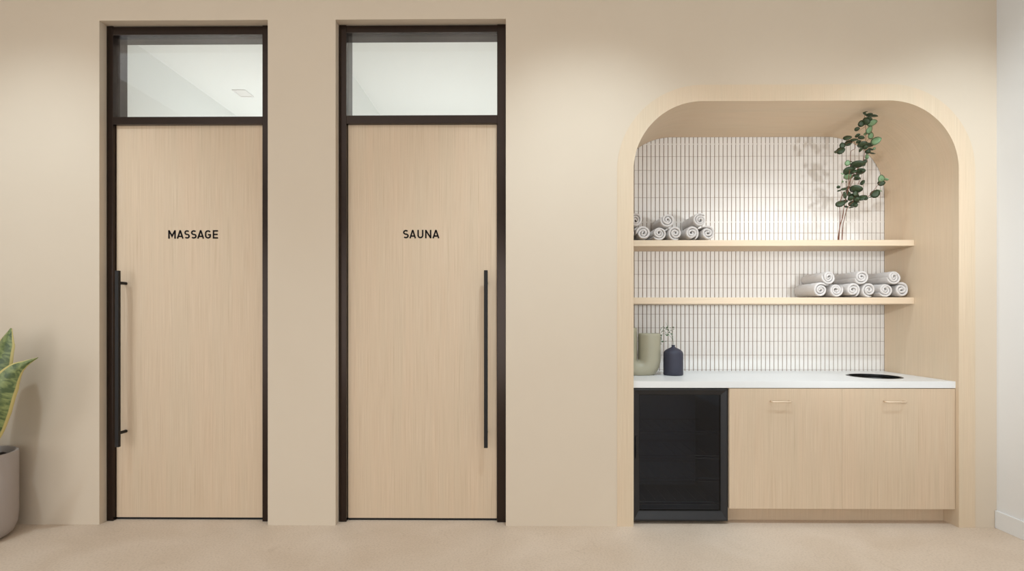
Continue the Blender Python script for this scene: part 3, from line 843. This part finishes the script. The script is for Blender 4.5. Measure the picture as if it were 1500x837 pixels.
C8 = [(350, 50, 62, 32, -10, 0), (360, 98, 64, 42, -10, 0), (420, 138, 56, 46, 45, 0), (348, 228, 120, 86, 0, 0), (255, 275, 48, 58, 30, 0), (320, 310, 96, 66, 5, 0), (290, 330, 60, 50, 0, 0), (415, 308, 92, 54, 15, 0), (465, 325, 42, 42, 0, 0), (310, 375, 86, 60, 15, 0), (360, 345, 60, 50, 0, 0),
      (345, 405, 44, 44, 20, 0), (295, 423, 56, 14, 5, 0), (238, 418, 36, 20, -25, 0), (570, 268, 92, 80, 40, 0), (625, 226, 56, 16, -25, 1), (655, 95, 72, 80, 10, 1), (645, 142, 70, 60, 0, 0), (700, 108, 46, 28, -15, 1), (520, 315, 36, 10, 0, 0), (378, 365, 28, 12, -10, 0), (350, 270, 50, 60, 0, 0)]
fA, fB, fC = foot(137), foot(187), foot(150, .03)
branch('tallest eucalyptus branch on the upper shelf, its leafy tip touching the niche ceiling',
       [([fA, e8(165, 640), e8(195, 540), e8(215, 400), e8(262, 200), e8(300, 70), e7(345, 660), e7(370, 560), e7(383, 430), e7(386, 320), e7(380, 200), e7(372, 100), e7(385, 68)], .0032, .0010),
        ([e7(385, 240), e7(340, 268), e7(300, 300)], .0010, .0007), ([e7(384, 300), e7(440, 240)], .0009, .0006), ([e7(384, 430), e7(430, 380), e7(470, 400)], .0010, .0007), ([e7(376, 490), e7(440, 470)], .0009, .0006), ([e7(384, 430), e7(300, 400), e7(240, 390)], .0009, .0006)],
       [(7,) + l for l in A7], fA)
branch('thinner eucalyptus branch on the upper shelf with leaves arching to the left',
       [([fC, e8(163, 560, .02), e8(162, 400, .02), e8(190, 290), e8(262, 190), e8(262, 100), e7(205, 700), e7(210, 540), e7(258, 500), e7(250, 420), e7(215, 430), e7(180, 430), e7(115, 480), e7(34, 540)], .0026, .0008),
        ([e8(190, 290), e8(165, 210), e8(185, 130), e8(215, 70)], .0010, .0007), ([e7(215, 430), e7(180, 390), e7(168, 366)], .0009, .0006)],
       [(7,) + l for l in B7] + [(8,) + l for l in B8], fC)
branch('shorter eucalyptus branch on the upper shelf with a side shoot to the right',
       [([fB, e8(200, 640, .01), e8(215, 560, .01), e8(250, 440), e8(310, 370), e8(400, 330), e8(490, 305), e8(560, 225), e8(620, 150), e8(655, 100)], .0026, .0010),
        ([e8(310, 370), e8(345, 270), e8(345, 200), e8(400, 110), e7(350, 760)], .0018, .0008), ([e8(230, 300), e8(330, 90), e8(350, 50), e7(290, 700)], .0012, .0008)],
       [(7,) + l for l in C7] + [(8,) + l for l in C8], fB)

# ------------------------------------------------------------------ potted snake plant, left
PY = -.245; PX = X(-43, PY); PR = .205
PZ = .502
pot_root = empty('potted_snake_plant', (PX, PY, 0), 'snake plant with yellow-edged leaves in a mauve grey pot by the left wall', 'plant')
bm = bmesh.new()
prof = [(0, .0), (PR * .62, .0), (PR * .78, .008), (PR * .90, .030), (PR * .975, .075), (PR, .14), (PR, PZ - .004), (PR - .003, PZ), (PR - .012, PZ), (PR - .015, PZ - .004), (PR - .015, PZ - .075), (0, PZ - .075)]
lathe(bm, prof, PX, PY, 0, 72)
bmesh.ops.recalc_face_normals(bm, faces=bm.faces)
o = obj('pot', bm, M['pot'], pot_root, smooth=True); 
md = o.modifiers.new('Edge', 'EDGE_SPLIT'); md.split_angle = R(50)
bm = bmesh.new(); n = 40; rnd = random.Random(4)
c0 = bm.verts.new((PX, PY, PZ - .035)); prev = None
for k in range(1, 7):
    rr = (PR - .0155) * k / 6
    ring = [bm.verts.new((PX + rr * math.cos(2 * PI * i / n), PY + rr * math.sin(2 * PI * i / n), PZ - .04 + rnd.uniform(-.006, .006))) for i in range(n)]
    for i in range(n):
        j = (i + 1) % n
        if prev is None: bm.faces.new((c0, ring[i], ring[j]))
        else: bm.faces.new((prev[i], ring[i], ring[j], prev[j]))
    prev = ring
obj('soil', bm, M['soil'], pot_root)

def snake_leaf(path, widths, facing, fold=.18):
    """long fleshy leaf: cross-section a shallow V with thickness; facing = direction the leaf's width spans"""
    P = smooth_path(path, 8); n = len(P); nw_ = 9
    W = []
    for i in range(n):
        s = i / (n - 1) * (len(widths) - 1); k = min(int(s), len(widths) - 2); W.append(widths[k] + (widths[k + 1] - widths[k]) * (s - k))
    bm = bmesh.new(); uvl = bm.loops.layers.uv.verify(); rows_ = []
    L_ = 0; Ls = [0]
    for i in range(1, n): L_ += (P[i] - P[i - 1]).length; Ls.append(L_)
    for i in range(n):
        t = (P[min(i + 1, n - 1)] - P[max(i - 1, 0)]).normalized()
        f = facing[0].lerp(facing[1], i / (n - 1)); side = (f - t * f.dot(t)).normalized(); nr = t.cross(side)
        fr_, bk = [], []
        for k in range(nw_):
            u = k / (nw_ - 1) * 2 - 1
            b_ = P[i] + side * (u * W[i] / 2) + nr * (fold * W[i] * (abs(u) ** 1.5) + .002 * math.sin(Ls[i] * 25 + u))
            th_ = max(.0006, .0035 * (1 - u * u) * min(1, W[i] / .03))
            fr_.append(bm.verts.new(b_ + nr * th_)); bk.append(bm.verts.new(b_ - nr * th_))
        rows_.append((fr_, bk))
    for i in range(n - 1):
        for side_i in (0, 1):
            a, b = rows_[i][side_i], rows_[i + 1][side_i]
            for k in range(nw_ - 1):
                f = bm.faces.new((a[k], a[k + 1], b[k + 1], b[k]))
                for l, (uu, vv) in zip(f.loops, ((k, i), (k + 1, i), (k + 1, i + 1), (k, i + 1))): l[uvl].uv = (uu / (nw_ - 1), Ls[vv])
        for k in (0, nw_ - 1):
            a, b = rows_[i], rows_[i + 1]
            f = bm.faces.new((a[0][k], a[1][k], b[1][k], b[0][k]))
            for l in f.loops: l[uvl].uv = (0 if k == 0 else 1, Ls[i])
    bmesh.ops.recalc_face_normals(bm, faces=bm.faces)
    return obj('leaf', bm, M['snake'], pot_root, smooth=True)
ux = Vector((1, 0, 0))
base = lambda dx, dy: Vector((PX + dx, PY + dy, PZ - .045))
def p3(px_, py_, Y): return at(px_, py_, Y)
# tall upright leaf behind
snake_leaf([base(.02, .05), p3(-18, 600, -.22), p3(-6, 540, -.20), p3(5, 508, -.18), p3(16, 481, -.17)], [.07, .12, .155, .15, .125, .012], (Vector((.9, .3, 0)), Vector((.9, -.3, 0))), .12)
# leaf that twists and points to the right
snake_leaf([base(.045, -.05), p3(-18, 640, -.30), p3(-6, 600, -.33), p3(5, 565, -.34), p3(20, 544, -.33), p3(37, 533, -.31), p3(56, 524, -.28)], [.06, .11, .145, .135, .085, .035, .003], (Vector((1, .05, 0)), Vector((.35, .35, -.9))), .10)
# others, outside the frame to the left
snake_leaf([base(-.06, .0), p3(-70, 560, -.3), p3(-80, 500, -.28), p3(-84, 440, -.27)], [.07, .11, .12, .09, .006], (Vector((.8, .6, 0)), Vector((.5, .8, 0))), .15)
snake_leaf([base(-.02, -.09), p3(-50, 600, -.42), p3(-60, 540, -.45), p3(-75, 500, -.46)], [.06, .10, .11, .08, .006], (Vector((1, .1, 0)), Vector((.9, .2, .2))), .15)
snake_leaf([base(-.1, .06), p3(-120, 600, -.25), p3(-140, 540, -.22), p3(-160, 500, -.22)], [.06, .09, .10, .07, .006], (Vector((.7, .7, 0)), Vector((.6, .6, .2))), .15)

# ------------------------------------------------------------------ lights
def area(name, loc, rot, sx, sy, power, col):
    l = bpy.data.lights.new(name, 'AREA'); l.shape = 'RECTANGLE'; l.size = sx; l.size_y = sy; l.energy = power; l.color = col
    o = bpy.data.objects.new(name, l); COL.objects.link(o); o.location = loc; o.rotation_euler = rot; return o
def spot(name, loc, target, power, angle, blend, size, col):
    l = bpy.data.lights.new(name, 'SPOT'); l.energy = power; l.spot_size = R(angle); l.spot_blend = blend; l.shadow_soft_size = size; l.color = col
    o = bpy.data.objects.new(name, l); COL.objects.link(o); o.location = loc
    d = Vector(target) - Vector(loc); o.rotation_euler = d.to_track_quat('-Z', 'Y').to_euler(); return o
DAY = (.86, .94, 1.0); COOL = (.70, .87, 1.0)
for i, (x, p) in enumerate(((-2.95, 108), (.42, 140), (2.75, 125))):
    spot('downlight_%d' % i, (x, -1.35, ZC - .05), (x, -.1, 1.1), p, 78, 1.0, .05, COOL)
spot('downlight_niche', (1.6, -.85, ZC - .05), (1.65, .15, .9), 35, 38, 1.0, .05, COOL)  # extra lamp added to brighten the worktop
spot('track_spot_right', (2.6, -3.0, 1.5), (1.75, .5, 1.9), 160, 42, .9, .08, DAY)  # unseen lamp added to lift the tiles, aimed along the branch shadows
spot('track_spot_left', (-.3, -3.4, 2.3), (2.8, .2, 1.6), 250, 36, 1, .08, DAY)  # unseen lamp added to brighten the right reveal and side wall
spot('niche_downlight', (1.75, .06, 2.52), (1.9, .10, 0), 17, 150, 1.0, .05, DAY)  # invisible fill added inside the niche, without a fixture
area('window_light_left', (XL + .05, -5.0, 1.35), (R(90), 0, R(-90)), 3.6, 2.5, 80, DAY)  # added light panel without a window, lifts reveal and right wall
area('window_light_front', (-2.4, YB + .05, 1.4), (R(90), 0, 0), 3.4, 2.6, 28, DAY)
area('window_light_right', (1.0, YB + .05, 1.3), (R(90), 0, 0), 3.4, 2.5, 56, DAY)  # added light panel without a window, sends frontal light into the niche
area('room_ceiling_light', (-.8, -3.4, ZC - .02), (0, 0, 0), 6.5, 4.0, 40, DAY)  # broad unseen panel added as ambient fill from above
def point(name, loc, power, rad, col):
    l = bpy.data.lights.new(name, 'POINT'); l.energy = power; l.shadow_soft_size = rad; l.color = col
    o = bpy.data.objects.new(name, l); COL.objects.link(o); o.location = loc
point('massage_room_light', (-2.0, 1.7, 1.6), 40, .25, (.96, .965, 1))
point('sauna_room_light', (-.5, 1.6, 1.6), 39, .25, (.95, .965, 1))

w_ = bpy.data.worlds.new('world'); sc.world = w_; w_.use_nodes = True
bg = w_.node_tree.nodes['Background']; bg.inputs[0].default_value = (1, .97, .93, 1); bg.inputs[1].default_value = 0.25

# ------------------------------------------------------------------ camera
cd = bpy.data.cameras.new('camera'); cam = bpy.data.objects.new('camera', cd); COL.objects.link(cam)
cam.location = (0, -D, H); cam.rotation_euler = (R(90), 0, TH)
cd.sensor_width = 36; cd.sensor_fit = 'HORIZONTAL'; cd.lens = F / 1500 * 36; cd.shift_y = (HY - 418.5) / 1500
cd.clip_start = .05
sc.camera = cam
vs = sc.view_settings
vs.view_transform = 'Standard'; vs.look = 'None'; vs.exposure = 0.0; vs.gamma = 1.0; vs.use_curve_mapping = False
